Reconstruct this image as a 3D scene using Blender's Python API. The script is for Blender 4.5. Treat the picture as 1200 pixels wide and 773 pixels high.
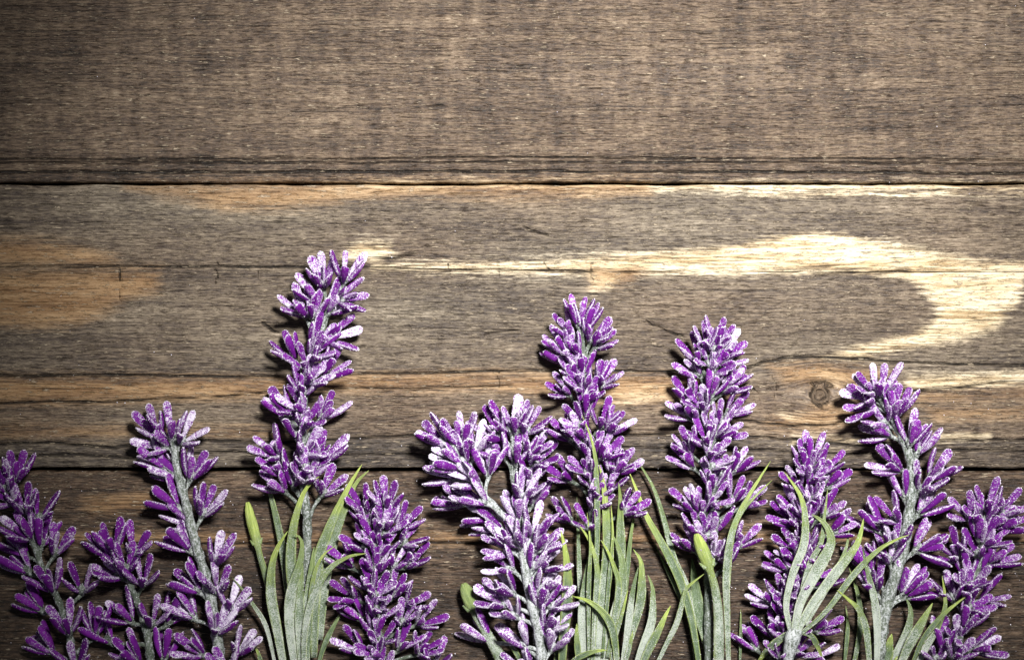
import bpy, math, random
import numpy as np
from mathutils import Vector, Matrix

# ------------------------------------------------------------------ scene, camera, light
for o in list(bpy.data.objects):
    bpy.data.objects.remove(o, do_unlink=True)
SC = bpy.context.scene
COL = SC.collection
S = 0.4 / 1200.0            # metres per photograph pixel at the wood surface
HC = 2100.0                 # camera height in the same units (0.70 m)

cam = bpy.data.cameras.new('camera')
cam.sensor_width = 36.0
cam.lens = 36.0 * HC / 1200.0
cam.clip_start = 0.02
cam.clip_end = 20.0
camo = bpy.data.objects.new('camera', cam)
camo.location = (0, 0, HC * S)
COL.objects.link(camo)
SC.camera = camo

W = bpy.data.worlds.new('World'); SC.world = W; W.use_nodes = True
bg = W.node_tree.nodes['Background']
bg.inputs[0].default_value = (0.86, 0.93, 1.0, 1)
bg.inputs[1].default_value = 0.07

def lamp(name, kind, loc, target, power, color, **kw):
    l = bpy.data.lights.new(name, kind)
    l.energy = power; l.color = color
    for k, v in kw.items(): setattr(l, k, v)
    o = bpy.data.objects.new(name, l)
    o.location = loc
    o.rotation_euler = (Vector(target) - Vector(loc)).to_track_quat('-Z', 'Y').to_euler()
    COL.objects.link(o)
    return o
lamp('window_lamp', 'SPOT', (0.17, 0.30, 0.80), (0.050, 0.036, 0.0), 92.0, (1.0, 0.975, 0.94),
     spot_size=math.radians(37.5), spot_blend=1.0, shadow_soft_size=0.065)

SC.view_settings.view_transform = 'Standard'
SC.view_settings.look = 'None'
SC.view_settings.exposure = 0.0
SC.view_settings.gamma = 1.0
SC.render.engine = 'CYCLES'
SC.cycles.max_bounces = 5

rng = np.random.default_rng(7)
random.seed(7)

def P(x, y, z=0.0):
    """photograph pixel + height (pixel units) -> world point"""
    f = (HC - z) / HC
    return Vector(((x - 600) * S * f, -(y - 386.5) * S * f, z * S))

# ------------------------------------------------------------------ node helper
class NT:
    def __init__(self, name):
        self.m = bpy.data.materials.new(name); self.m.use_nodes = True
        self.t = self.m.node_tree; self.n = self.t.nodes; self.l = self.t.links
        self.b = self.n['Principled BSDF']
    def put(self, sock, v):
        if hasattr(v, 'is_output'): self.l.new(v, sock)
        elif isinstance(v, (tuple, list)):
            if len(v) == 3 and len(sock.default_value) == 4: v = (*v, 1)
            sock.default_value = v
        else: sock.default_value = v
    def math(self, op, a, b=0.0, c=None, clamp=False):
        n = self.n.new('ShaderNodeMath'); n.operation = op; n.use_clamp = clamp
        self.put(n.inputs[0], a); self.put(n.inputs[1], b)
        if c is not None: self.put(n.inputs[2], c)
        return n.outputs[0]
    def add(self, a, b): return self.math('ADD', a, b)
    def sub(self, a, b): return self.math('SUBTRACT', a, b)
    def mul(self, a, b): return self.math('MULTIPLY', a, b)
    def step(self, x, lo, hi):
        n = self.n.new('ShaderNodeMapRange'); n.interpolation_type = 'SMOOTHSTEP'
        self.put(n.inputs[0], x); self.put(n.inputs[1], lo); self.put(n.inputs[2], hi)
        return n.outputs[0]
    def mix(self, f, a, b, kind='MIX'):
        n = self.n.new('ShaderNodeMix'); n.data_type = 'RGBA'; n.blend_type = kind
        n.clamp_factor = True
        self.put(n.inputs[0], f); self.put(n.inputs[6], a); self.put(n.inputs[7], b)
        return n.outputs[2]
    def attr(self, name, kind='GEOMETRY', out=2):
        n = self.n.new('ShaderNodeAttribute'); n.attribute_name = name; n.attribute_type = kind
        return n.outputs[out]
    def vec(self, v, scale, off=(0, 0, 0)):
        n = self.n.new('ShaderNodeMapping')
        self.put(n.inputs[0], v); self.put(n.inputs[1], off); self.put(n.inputs[3], scale)
        return n.outputs[0]
    def noise(self, v, scale=1.0, detail=2.0, rough=0.5, dist=0.0):
        n = self.n.new('ShaderNodeTexNoise')
        self.put(n.inputs['Vector'], v); n.inputs['Scale'].default_value = scale
        n.inputs['Detail'].default_value = detail; n.inputs['Roughness'].default_value = rough
        n.inputs['Distortion'].default_value = dist
        return n.outputs[0]
    def coord(self, k='Object'):
        return self.n.new('ShaderNodeTexCoord').outputs[k]
    def rand(self): return self.n.new('ShaderNodeObjectInfo').outputs['Random']
    def ramp(self, f, stops):
        n = self.n.new('ShaderNodeValToRGB'); e = n.color_ramp.elements
        while len(e) < len(stops): e.new(0.5)
        for k, (p, c) in zip(e, stops): k.position = p; k.color = (*c, 1)
        self.put(n.inputs[0], f); return n.outputs[0]
    def bump(self, h, strength, dist):
        n = self.n.new('ShaderNodeBump')
        n.inputs['Strength'].default_value = strength; n.inputs['Distance'].default_value = dist
        self.put(n.inputs['Height'], h); self.l.new(n.outputs[0], self.b.inputs['Normal'])
    def out(self, col, rough, spec=0.4):
        self.put(self.b.inputs['Base Color'], col); self.put(self.b.inputs['Roughness'], rough)
        self.put(self.b.inputs['Specular IOR Level'], spec)
        return self.m

# ------------------------------------------------------------------ materials
def wood_material():
    t = NT('weathered_wood')
    g = t.attr('grain', out=1)                    # px / 100 units, bent round the knot
    fine = t.noise(t.vec(g, (9.0, 48, 1)), 1, 4.0, 0.70)          # short fibres
    fib = t.noise(t.vec(g, (2.2, 40, 1), (3, 7, 1)), 1, 4.0, 0.62)
    mid = t.noise(t.vec(g, (0.55, 9.0, 1), (11, 2, 4)), 1, 3.0, 0.55)
    big = t.noise(t.vec(g, (0.55, 1.1, 1), (5, 1, 8)), 1, 2.0, 0.5)
    saw = t.noise(t.vec(g, (6.5, 2.2, 1), (1, 9, 3)), 1, 3.0, 0.6)
    tone = t.attr('tone'); grey = t.attr('grey'); sawa = t.attr('saw')
    v = t.add(t.mul(fine, 0.95), t.add(t.mul(fib, 0.50), t.mul(mid, 0.40)))     # ~0.9 mean
    v = t.add(v, t.mul(t.sub(big, 0.5), 0.26))
    v = t.add(v, t.mul(t.mul(t.sub(saw, 0.5), sawa), 0.40))
    saw2 = t.noise(t.vec(g, (3.2, 0.55, 1), (2, 5, 7)), 1, 2.0, 0.6)
    v = t.add(v, t.mul(t.mul(t.sub(saw2, 0.5), sawa), 0.20))
    v = t.add(t.sub(t.mul(v, 1.12), 0.565), tone)
    brown = t.ramp(v, [(0.12, (0.013, 0.008, 0.005)), (0.36, (0.070, 0.042, 0.025)),
                       (0.56, (0.160, 0.104, 0.064)), (0.74, (0.265, 0.188, 0.124)), (0.92, (0.47, 0.37, 0.27))])
    gry = t.ramp(v, [(0.12, (0.012, 0.010, 0.009)), (0.36, (0.064, 0.049, 0.039)),
                     (0.56, (0.144, 0.116, 0.084)), (0.74, (0.242, 0.200, 0.147)), (0.92, (0.47, 0.40, 0.32))])
    col = t.mix(grey, brown, gry)
    dk = t.step(t.noise(t.vec(g, (6.5, 42, 1), (7, 1, 5)), 1, 3.0, 0.7), 0.56, 0.70)
    lg = t.step(t.noise(t.vec(g, (0.6, 38, 1), (1, 8, 15)), 1, 3.0, 0.6), 0.55, 0.64)
    col = t.mix(t.mul(lg, 0.50), col, (0.020, 0.014, 0.010))
    col = t.mix(t.mul(dk, 0.40), col, (0.022, 0.016, 0.011))
    # bare streaks, where the stain has worn off, plus a painted edge highlight
    edge = t.add(t.mul(t.sub(fib, 0.5), 26.0), t.mul(t.sub(mid, 0.5), 22.0))
    edge = t.add(edge, t.mul(t.sub(fine, 0.5), 16.0))
    pale = t.step(t.add(t.attr('pale'), edge), -6.0, 8.0)
    pv = t.add(t.mul(fib, 0.7), t.mul(mid, 0.55))
    palec = t.ramp(pv, [(0.40, (0.15, 0.095, 0.048)), (0.53, (0.38, 0.265, 0.135)),
                        (0.64, (0.57, 0.46, 0.295)), (0.80, (0.74, 0.66, 0.50))])
    col = t.mix(pale, col, palec)
    warm = t.mul(t.step(t.add(t.attr('warm'), edge), -12.0, 14.0), 0.72)
    warmc = t.ramp(pv, [(0.38, (0.075, 0.040, 0.017)), (0.56, (0.25, 0.128, 0.046)), (0.76, (0.42, 0.26, 0.125))])
    col = t.mix(warm, col, warmc)
    knot = t.attr('knot')
    col = t.mix(t.mul(knot, 0.75), col, t.ramp(fib, [(0.3, (0.02, 0.014, 0.01)), (0.7, (0.16, 0.11, 0.07))]))
    # dirty splits, with the shade of their depth painted in as dark colour
    ck = t.add(t.attr('crack'), t.add(t.mul(t.sub(fib, 0.5), 2.6), t.mul(t.sub(mid, 0.5), 2.0)))
    ckm = t.step(ck, 1.4, -0.5)
    pore = t.step(t.noise(t.vec(g, (2.2, 42, 1), (9, 9, 2)), 1, 2.0, 0.6), 0.62, 0.72)
    dirt_shade = t.math('MAXIMUM', t.mul(ckm, 0.92), t.mul(pore, 0.55))
    col = t.mix(dirt_shade, col, (0.010, 0.007, 0.005))
    # pale raised fibres
    fl = t.step(t.noise(t.vec(g, (7.0, 46, 1), (4, 3, 12)), 1, 3.0, 0.7), 0.585, 0.66)
    col = t.mix(t.mul(fl, 0.66), col, (0.46, 0.375, 0.27))
    h = t.add(t.mul(fine, 0.6), t.add(t.mul(fib, 0.5), t.mul(fl, 0.45)))
    h = t.sub(h, t.add(t.mul(ckm, 1.1), t.add(t.mul(dk, 0.4), t.mul(pore, 0.5))))
    t.bump(h, 0.9, 0.0009)
    return t.out(col, t.add(0.42, t.mul(fib, 0.30)), 0.42)

def petal_material():
    t = NT('frosted_petal')
    rnd = t.rand()
    off = t.n.new('ShaderNodeVectorMath'); off.operation = 'ADD'
    t.put(off.inputs[0], t.coord())
    cmb = t.n.new('ShaderNodeCombineXYZ'); t.put(cmb.inputs[2], t.mul(rnd, 3.0)); t.put(cmb.inputs[0], t.mul(rnd, 1.7))
    t.l.new(cmb.outputs[0], off.inputs[1])
    p = off.outputs[0]
    n1 = t.noise(p, 420, 3, 0.6); n2 = t.noise(p, 2600, 2, 0.7); n3 = t.noise(p, 1300, 2, 0.6)
    rim = t.attr('rim'); ins = t.attr('inside'); fr = t.attr('frost', 'OBJECT')
    nz = t.n.new('ShaderNodeSeparateXYZ'); t.l.new(t.n.new('ShaderNodeNewGeometry').outputs['Normal'], nz.inputs[0])
    up = t.step(nz.outputs[2], -0.2, 0.9)
    base = t.ramp(t.add(t.mul(n1, 0.6), t.mul(rnd, 0.45)),
                  [(0.15, (0.070, 0.002, 0.122)), (0.5, (0.160, 0.005, 0.256)), (0.85, (0.27, 0.020, 0.405))])
    a = t.add(t.mul(n2, 1.0), t.mul(n3, 0.75))                      # ~0.87
    amt = t.add(t.sub(t.mul(fr, 0.62), 0.17), t.mul(t.sub(n1, 0.5), 1.0))
    amt = t.add(amt, t.mul(t.sub(rnd, 0.5), 0.55))
    amt = t.add(amt, t.mul(t.sub(ins, 0.6), 0.22))
    amt = t.mul(amt, t.add(0.45, t.mul(up, 0.55)))
    sp = t.add(t.mul(t.step(t.add(a, t.mul(amt, 0.62)), 1.06, 1.24), 0.85), t.mul(t.step(t.add(n1, t.mul(amt, 0.8)), 0.66, 1.2), 0.28))
    rm = t.step(t.add(rim, t.add(t.mul(t.sub(a, 0.87), 0.9), t.mul(t.sub(fr, 0.5), 0.25))), 0.80, 1.04)
    f = t.math('MAXIMUM', t.mul(sp, 0.88), t.mul(rm, 0.90))
    fc = t.mix(n3, (0.70, 0.60, 0.83), (0.93, 0.91, 0.97))
    col = t.mix(f, base, fc)
    t.bump(t.add(t.mul(n2, 1.0), t.mul(f, 0.6)), 0.7, 0.0005)
    return t.out(col, 0.62, 0.35)

def grain_material():
    t = NT('frost_crystal')
    return t.out(t.mix(t.noise(t.coord(), 700, 1), (0.72, 0.66, 0.80), (0.93, 0.92, 0.96)), 0.5, 0.5)

def stem_material():
    t = NT('felted_stem')
    p = t.coord()
    n1 = t.noise(p, 260, 3, 0.6); n2 = t.noise(p, 1500, 3, 0.7); n3 = t.noise(t.vec(p, (1, 0.35, 1)), 1000, 3, 0.7)
    base = t.ramp(n1, [(0.3, (0.050, 0.068, 0.046)), (0.6, (0.125, 0.150, 0.115)), (0.8, (0.19, 0.22, 0.18))])
    fr = t.attr('frost', 'OBJECT')
    f = t.step(t.add(t.add(t.mul(n2, 0.8), t.mul(n3, 0.7)), t.mul(fr, 0.30)), 0.80, 1.12)
    col = t.mix(t.mul(f, 0.85), base, t.mix(n1, (0.48, 0.52, 0.54), (0.76, 0.78, 0.80)))
    t.bump(t.add(n2, t.mul(n3, 0.8)), 0.8, 0.0006)
    return t.out(col, 0.75, 0.25)

def leaf_material():
    t = NT('frosted_leaf')
    p = t.coord()
    n1 = t.noise(p, 200, 3, 0.6); n2 = t.noise(p, 2500, 2, 0.7)
    st = t.noise(t.vec(t.attr('lv', out=1), (26, 1.2, 1)), 1, 2, 0.5)
    ln = t.attr('len'); rim = t.attr('rim')
    fr = t.attr('frost', 'OBJECT'); gr = t.attr('green', 'OBJECT')
    st = t.step(st, 0.3, 0.7)
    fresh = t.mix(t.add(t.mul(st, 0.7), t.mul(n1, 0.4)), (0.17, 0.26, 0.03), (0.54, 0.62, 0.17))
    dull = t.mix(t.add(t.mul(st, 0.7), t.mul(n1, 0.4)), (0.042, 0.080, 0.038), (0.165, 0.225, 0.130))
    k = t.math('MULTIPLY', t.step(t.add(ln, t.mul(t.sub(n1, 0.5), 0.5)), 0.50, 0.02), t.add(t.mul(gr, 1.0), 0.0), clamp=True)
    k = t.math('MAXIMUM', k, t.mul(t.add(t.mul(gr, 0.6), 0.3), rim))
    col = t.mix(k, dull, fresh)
    lower = t.step(ln, 0.02, 0.60)
    f = t.step(t.add(t.add(t.mul(n2, 0.95), t.mul(n1, 0.44)), t.add(t.mul(fr, t.mul(lower, 0.34)), t.mul(fr, 0.06))), 0.84, 1.10)
    col = t.mix(t.mul(f, 0.60), col, (0.66, 0.70, 0.66))
    t.bump(t.add(t.mul(n2, 0.7), t.mul(st, 0.7)), 0.55, 0.0005)
    t.put(t.b.inputs['Subsurface Weight'], 0.12)
    t.put(t.b.inputs['Subsurface Radius'], (0.002, 0.003, 0.001))
    t.put(t.b.inputs['Subsurface Scale'], 0.5)
    return t.out(col, 0.55, 0.35)

def backing_material():
    t = NT('dark_underside')
    return t.out(t.mix(t.noise(t.coord(), 60, 3), (0.010, 0.008, 0.006), (0.03, 0.022, 0.016)), 0.9, 0.1)

M_WOOD, M_PETAL, M_GRAIN = wood_material(), petal_material(), grain_material()
M_STEM, M_LEAF, M_BACK = stem_material(), leaf_material(), backing_material()

# ------------------------------------------------------------------ mesh helpers
def mesh(name, verts, faces, mats, smooth=True, attrs=None, vattrs=None, fmat=None):
    me = bpy.data.meshes.new(name)
    me.from_pydata([tuple(v) for v in verts], [], faces)
    for m in mats: me.materials.append(m)
    if smooth: me.polygons.foreach_set('use_smooth', [True] * len(me.polygons))
    for k, a in (attrs or {}).items():
        at = me.attributes.new(k, 'FLOAT', 'POINT'); at.data.foreach_set('value', np.asarray(a, dtype=np.float32).ravel())
    for k, a in (vattrs or {}).items():
        at = me.attributes.new(k, 'FLOAT_VECTOR', 'POINT'); at.data.foreach_set('vector', np.asarray(a, dtype=np.float32).ravel())
    if fmat is not None: me.polygons.foreach_set('material_index', fmat)
    me.update()
    return me

def link(name, data, parent=None):
    o = bpy.data.objects.new(name, data); COL.objects.link(o)
    if parent is not None: o.parent = parent
    return o

def catmull(pts, n):
    p = np.asarray(pts, float)
    p = np.vstack([2 * p[0] - p[1], p, 2 * p[-1] - p[-2]])
    seg = np.linalg.norm(np.diff(p[1:-1, :2], axis=0), axis=1) + 1e-6
    cum = np.r_[0, np.cumsum(seg)]; cum /= cum[-1]
    out = []
    for s in np.linspace(0, 1, n):
        i = min(np.searchsorted(cum, s, side='right') - 1, len(seg) - 1); i = max(i, 0)
        u = (s - cum[i]) / (cum[i + 1] - cum[i])
        a, b, c, d = p[i], p[i + 1], p[i + 2], p[i + 3]
        out.append(0.5 * (2 * b + (c - a) * u + (2 * a - 5 * b + 4 * c - d) * u * u + (3 * b - a - 3 * c + d) * u ** 3))
    return np.array(out)

def tube(V, F, pts, radii, sides=8, rough=0.0, lo=0):
    """append a capped tube through pts (n,3) to lists V, F"""
    n = len(pts); base = len(V)
    tang = np.gradient(pts, axis=0); tang /= np.linalg.norm(tang, axis=1)[:, None] + 1e-9
    up = np.array([0.0, 0.0, 1.0])
    for i in range(n):
        t = tang[i]; x = np.cross(up, t); nx = np.linalg.norm(x)
        x = x / nx if nx > 1e-3 else np.array([1.0, 0, 0]); y = np.cross(t, x)
        for k in range(sides):
            a = 2 * math.pi * k / sides
            r = radii[i] * (1 + rough * (random.random() - 0.5))
            V.append(pts[i] + r * (math.cos(a) * x + math.sin(a) * y))
    for i in range(n - 1):
        for k in range(sides):
            a = base + i * sides + k; b = base + i * sides + (k + 1) % sides
            F.append((a, b, b + sides, a + sides))
    F.append(tuple(base + k for k in range(sides))[::-1])
    F.append(tuple(base + (n - 1) * sides + k for k in range(sides)))

def octa(V, F, c, r):
    b = len(V)
    q = np.random.RandomState(int(abs(c[0] * 977 + c[1] * 613 + c[2] * 331)) % 99991)
    R = np.linalg.qr(q.randn(3, 3))[0]
    for d in ((1, 0, 0), (-.5, .85, 0), (-.5, -.85, 0), (0, 0, 1.1)):
        V.append(np.asarray(c) + r * (R @ np.array(d)))
    F += [(b, b + 1, b + 2), (b, b + 1, b + 3), (b + 1, b + 2, b + 3), (b + 2, b, b + 3)]

# ------------------------------------------------------------------ the planks
def poly_sd(X, Y, poly):
    """signed distance, positive inside"""
    p = np.asarray(poly, float); d = np.full(X.shape, 1e9); ins = np.zeros(X.shape, bool)
    for i in range(len(p)):
        a, b = p[i], p[(i + 1) % len(p)]
        e = b - a; wx, wy = X - a[0], Y - a[1]
        u = np.clip((wx * e[0] + wy * e[1]) / (e @ e + 1e-9), 0, 1)
        d = np.minimum(d, np.hypot(wx - u * e[0], wy - u * e[1]))
        c = ((a[1] > Y) != (b[1] > Y))
        with np.errstate(divide='ignore', invalid='ignore'):
            xi = (b[0] - a[0]) * (Y - a[1]) / (b[1] - a[1] + 1e-12) + a[0]
        ins ^= c & (X < xi)
    return np.where(ins, d, -d)

def line_sd(X, Y, line):
    """distance to a polyline minus its half width; points (x, y, halfwidth)"""
    p = np.asarray(line, float); d = np.full(X.shape, 1e9)
    for a, b in zip(p[:-1], p[1:]):
        e = b[:2] - a[:2]; wx, wy = X - a[0], Y - a[1]
        u = np.clip((wx * e[0] + wy * e[1]) / (e @ e + 1e-9), 0, 1)
        d = np.minimum(d, np.hypot(wx - u * e[0], wy - u * e[1]) - (a[2] + u * (b[2] - a[2])))
    return d

PALE = [
    # the big bare hook in the middle plank
    [(655, 306), (740, 297), (830, 291), (885, 283), (930, 272), (985, 274), (1050, 287), (1110, 298), (1165, 309),
     (1200, 318), (1198, 336), (1188, 362), (1166, 385), (1110, 401), (1040, 413), (1000, 421), (962, 419),
     (1000, 407), (1055, 394), (1092, 382), (1100, 362), (1082, 338), (1060, 325), (1000, 320), (900, 318), (655, 318)],
    [(405, 290), (430, 283), (455, 286), (462, 296), (440, 305), (405, 304)],
    [(436, 310), (560, 308), (700, 307), (1260, 305), (1260, 319), (700, 319), (560, 318), (436, 316)],
    [(380, 214), (600, 214), (860, 214), (1000, 214), (1260, 214), (1260, 223), (1000, 222), (760, 221), (600, 220), (380, 220)],  # light catching the plank's upper edge, painted as pale colour
    [(1064, 443), (1120, 439), (1260, 433), (1260, 446), (1130, 455), (1080, 457), (1064, 452)],
    [(963, 431), (990, 436), (1002, 442), (980, 447), (962, 440)],
    [(916, 484), (940, 490), (970, 489), (998, 480), (985, 492), (950, 497), (920, 492)],
    [(1040, 512), (1120, 509), (1160, 507), (1160, 511), (1100, 515), (1040, 516)],
    [(930, 515), (1010, 512), (1010, 516), (930, 519)],
    [(715, 456), (760, 452), (800, 455), (800, 464), (740, 468), (715, 464)],
    [(690, 318), (735, 320), (715, 336), (696, 340)],
    [(880, 227), (980, 226), (1090, 228), (980, 229)], [(1090, 224), (1260, 226), (1260, 228), (1120, 227)],
]
WARM = [
    [(-60, 627), (300, 628), (700, 627), (1260, 629), (1260, 633), (700, 632), (300, 633), (-60, 632)],
    [(150, 220), (400, 214), (400, 236), (330, 243), (260, 244), (215, 232)],
    [(400, 214), (760, 214), (760, 226), (600, 228), (400, 232)],
    [(-60, 280), (30, 282), (95, 292), (135, 304), (120, 309), (-60, 309)],
    [(-60, 317), (130, 316), (188, 317), (184, 340), (150, 350), (130, 362), (95, 378), (40, 383), (-60, 378)],
    [(-60, 442), (240, 442), (420, 440), (585, 437), (585, 452), (400, 456), (260, 466), (120, 470), (-60, 472)],
    [(585, 440), (800, 441), (860, 440), (860, 466), (740, 470), (585, 456)],
    [(-60, 500), (180, 502), (330, 505), (330, 511), (160, 509), (-60, 509)],
    [(100, 588), (170, 580), (210, 584), (170, 596), (110, 598)],
    [(690, 312), (760, 310), (740, 330), (696, 334)],
    [(900, 428), (960, 424), (1040, 436), (1010, 452), (920, 446)],
    [(900, 496), (960, 480), (1050, 470), (1060, 486), (960, 500)],
    [(1080, 462), (1260, 456), (1260, 462), (1080, 468)],
    [(1090, 480), (1180, 482), (1260, 478), (1260, 484), (1100, 487)],
]
CRACK = [
    [(-60, 440, .8), (200, 440, .8), (330, 441, .7), (420, 439, .6), (520, 436, .8), (590, 434, .9), (690, 435, .7),
     (800, 436, .6), (860, 433, .6), (885, 428, .9), (916, 420, 1.0), (950, 418, .7), (986, 419, 1.0), (1051, 424, .9), (1120, 427, .8), (1260, 428, .8)],
    [(-60, 472, .3), (120, 471, .8), (250, 466, .7), (330, 458, .5), (420, 455, .4), (585, 453, .3)],
    [(-60, 311, .6), (140, 312, .6), (200, 312, .6), (330, 313, .8), (430, 313, .6), (520, 316, .3), (900, 319, .1), (1260, 319, .3)],
    [(140, 311, .5), (139, 330, .3), (141, 352, -.3)],
    [(252, 308, .6), (256, 320, .3), (258, 332, -.3)],
    [(301, 312, .2), (302, 326, -.4)],
    [(310, 378, 1.2), (326, 388, .8), (334, 391, .2)],
    [(472, 308, .3), (473, 318, -.3)], [(528, 308, .3), (530, 326, -.4)], [(585, 307, .4), (587, 326, -.4)],
    [(638, 307, .4), (640, 328, -.4)], [(693, 306, .5), (694, 345, -.3)], [(585, 436, .4), (586, 455, -.3)],
    [(-60, 521, .7), (60, 519, .8), (130, 524, 1.1), (230, 515, .6), (330, 519, .8), (420, 512, .7), (540, 508, .7), (640, 511, .7),
     (800, 509, .8), (900, 513, .7), (1000, 522, .6), (1080, 517, .6), (1260, 514, .7)],
    [(-60, 538, .6), (70, 533, .9), (150, 536, .9), (260, 529, .5), (400, 533, .6), (520, 531, .3)],
    [(700, 522, .3), (860, 526, .7), (980, 532, .5), (1120, 527, .6), (1260, 529, .3)],
    [(755, 375, .3), (763, 379, .6), (772, 383, .3), (800, 394, .3)],
    [(564, 392, .3), (590, 388, .2), (612, 385, .1)],
    [(872, 446, -.4), (886, 456, .1), (892, 468, -.4)], [(905, 440, -.4), (913, 452, .1), (909, 466, -.4)],
    [(610, 265, .2), (622, 271, .2), (640, 275, .2)],
    [(1030, 458, .2), (1062, 458, .6), (1120, 455, .6), (1180, 447, .5), (1260, 446, .3)],
    [(860, 492, .2), (930, 499, .7), (975, 497, .6), (1010, 486, .2)],
    [(-60, 186, .5), (300, 187, .5), (600, 184, .4), (1260, 187, .5)],
    [(-60, 191, .6), (400, 191, .4), (800, 190, .6), (1260, 192, .5)],
    [(-60, 201, 1.0), (300, 202, 1.1), (700, 201, .9), (1260, 203, 1.1)],
    [(-60, 636, .7), (300, 637, .8), (620, 635, .8), (900, 637, .6), (1260, 636, .7)],
    [(700, 640, .2), (760, 646, .7), (800, 641, .2)],
    [(420, 301, .2), (455, 303, 1.0), (486, 297, .3)],
]
KNOTS = [(961, 461, 11, 12), (1300, 110, 16, 12)]

def val_noise(X, Y, sx, sy, seed):
    r = np.random.default_rng(seed); T = r.random((64, 64))
    u, v = X / sx + 1000, Y / sy + 1000
    i, j = np.floor(u).astype(int), np.floor(v).astype(int); fu, fv = u - i, v - j
    fu = fu * fu * (3 - 2 * fu); fv = fv * fv * (3 - 2 * fv)
    g = lambda a, b: T[a % 64, b % 64]
    return (g(i, j) * (1 - fu) + g(i + 1, j) * fu) * (1 - fv) + (g(i, j + 1) * (1 - fu) + g(i + 1, j + 1) * fu) * fv

def plank(parent, y0, y1, tone, grey, saw, seed, fine=True, label=None):
    if fine:
        xs = np.r_[np.linspace(-520, -70, 10), np.arange(-60, 1261, 2.5), np.linspace(1270, 1720, 10)]
        ys = np.arange(y0 + 4.0, y1 - 3.9, 2.0)
    else:
        xs = np.linspace(-520, 1720, 220); ys = np.linspace(y0 + 4, y1 - 4, 40)
    lip = np.array([0, 0, .5, 1.4, 2.6]); lz = np.array([-70, -3.2, -1.5, -.55, -.12])
    yy = np.r_[y0 + lip, ys, (y1 - lip)[::-1]]
    zz = np.r_[lz, np.zeros(len(ys)), lz[::-1]]
    X, Y = np.meshgrid(xs, yy); Z = np.repeat(zz[:, None], len(xs), 1)
    wob0 = (val_noise(X, Y * 0, 60, 50, seed) - .5) * 1.6 + (val_noise(X, Y * 0, 11, 50, seed + 1) - .5) * .7
    wob1 = (val_noise(X, Y * 0, 70, 50, seed + 2) - .5) * 1.6 + (val_noise(X, Y * 0, 9, 50, seed + 3) - .5) * .8
    k = (Y - y0) / (y1 - y0)
    Yw = Y + wob0 * np.exp(-(Y - y0) / 6) + wob1 * np.exp(-(y1 - Y) / 6)
    pale = np.full(X.shape, -40.0); warm = pale.copy(); crack = np.full(X.shape, 30.0); knot = np.zeros(X.shape)
    inside = lambda q: any(y0 - 4 <= p[1] <= y1 + 4 for p in q)
    if fine:
        for q in PALE:
            if inside(q): pale = np.maximum(pale, poly_sd(X, Y, q))
        for q in WARM:
            if inside(q): warm = np.maximum(warm, poly_sd(X, Y, q))
        XW = X + (val_noise(X, Y, 9, 7, 41) - .5) * 7 + (val_noise(X, Y, 30, 14, 42) - .5) * 8
        YW = Y + (val_noise(X, Y, 16, 6, 43) - .5) * 1.6 + (val_noise(X, Y, 70, 30, 44) - .5) * 1.6
        for q in CRACK:
            if inside(q): crack = np.minimum(crack, line_sd(XW, YW, q))
    GY = Y + (val_noise(X, Y, 420, 60, seed + 4) - .5) * 12 + (val_noise(X, Y, 120, 40, seed + 8) - .5) * 1.5
    for kx, ky, rx, ry in KNOTS:
        if y0 < ky < y1:
            dx, dy = (X - kx) / (rx * 3.2), (Y - ky) / ry
            r = np.hypot((X - kx) / rx, dy)
            r = r * (1 + .55 * (val_noise(X, Y, 8, 7, 51) - .5)) + .35 * (val_noise(X, Y, 5, 4, 52) - .5)
            GY = GY - np.sign(dy) * ry * 1.1 * np.exp(-dx * dx) * np.exp(-np.abs(dy) / 2.2) * np.minimum(1, np.abs(dy))
            knot = np.maximum(knot, np.clip(1.25 - r, 0, 1) * 2.5).clip(0, 1)
            crack = np.minimum(crack, np.abs(r - 1.0) * 7 + 0.15 + 1.5 * (val_noise(X, Y, 9, 9, 5) - .3))
            crack = np.minimum(crack, np.abs(r - .45) * 6 + .6 + 2 * (val_noise(X, Y, 6, 6, 6) - .4))
            GY = np.where(r < 1.1, ky + r * 30, GY)
    Z = Z + (val_noise(X, Y, 120, 30, seed + 5) - .5) * .9 * np.clip((zz[:, None] + 5) / 5, 0, 1)
    Z = Z - 1.8 * np.exp(-np.maximum(crack + .2, 0) ** 2 / 2.2) * (zz[:, None] > -2)
    tn = tone(X, Y) if callable(tone) else np.full(X.shape, tone)
    gyv = grey(X, Y) if callable(grey) else np.full(X.shape, grey)
    V = np.stack([(X - 600) * S, -(Yw - 386.5) * S, Z * S], -1).reshape(-1, 3)
    ny, nx = X.shape
    idx = np.arange(ny * nx).reshape(ny, nx)
    F = np.stack([idx[:-1, :-1], idx[1:, :-1], idx[1:, 1:], idx[:-1, 1:]], -1).reshape(-1, 4).tolist()
    F.append(idx[0].tolist()[::-1][:0] or [int(idx[0, 0]), int(idx[0, -1]), int(idx[-1, -1]), int(idx[-1, 0])])
    G = np.stack([X / 100 + seed * 3.7, GY / 100, np.full(X.shape, seed * .91)], -1)
    me = mesh('plank', V, F, [M_WOOD], True,
              dict(pale=pale, warm=warm, crack=crack, knot=knot, tone=tn, grey=gyv, saw=np.full(X.shape, saw)), dict(grain=G))
    o = link('plank', me, parent)
    if label: o['label'] = label
    return o

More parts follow.
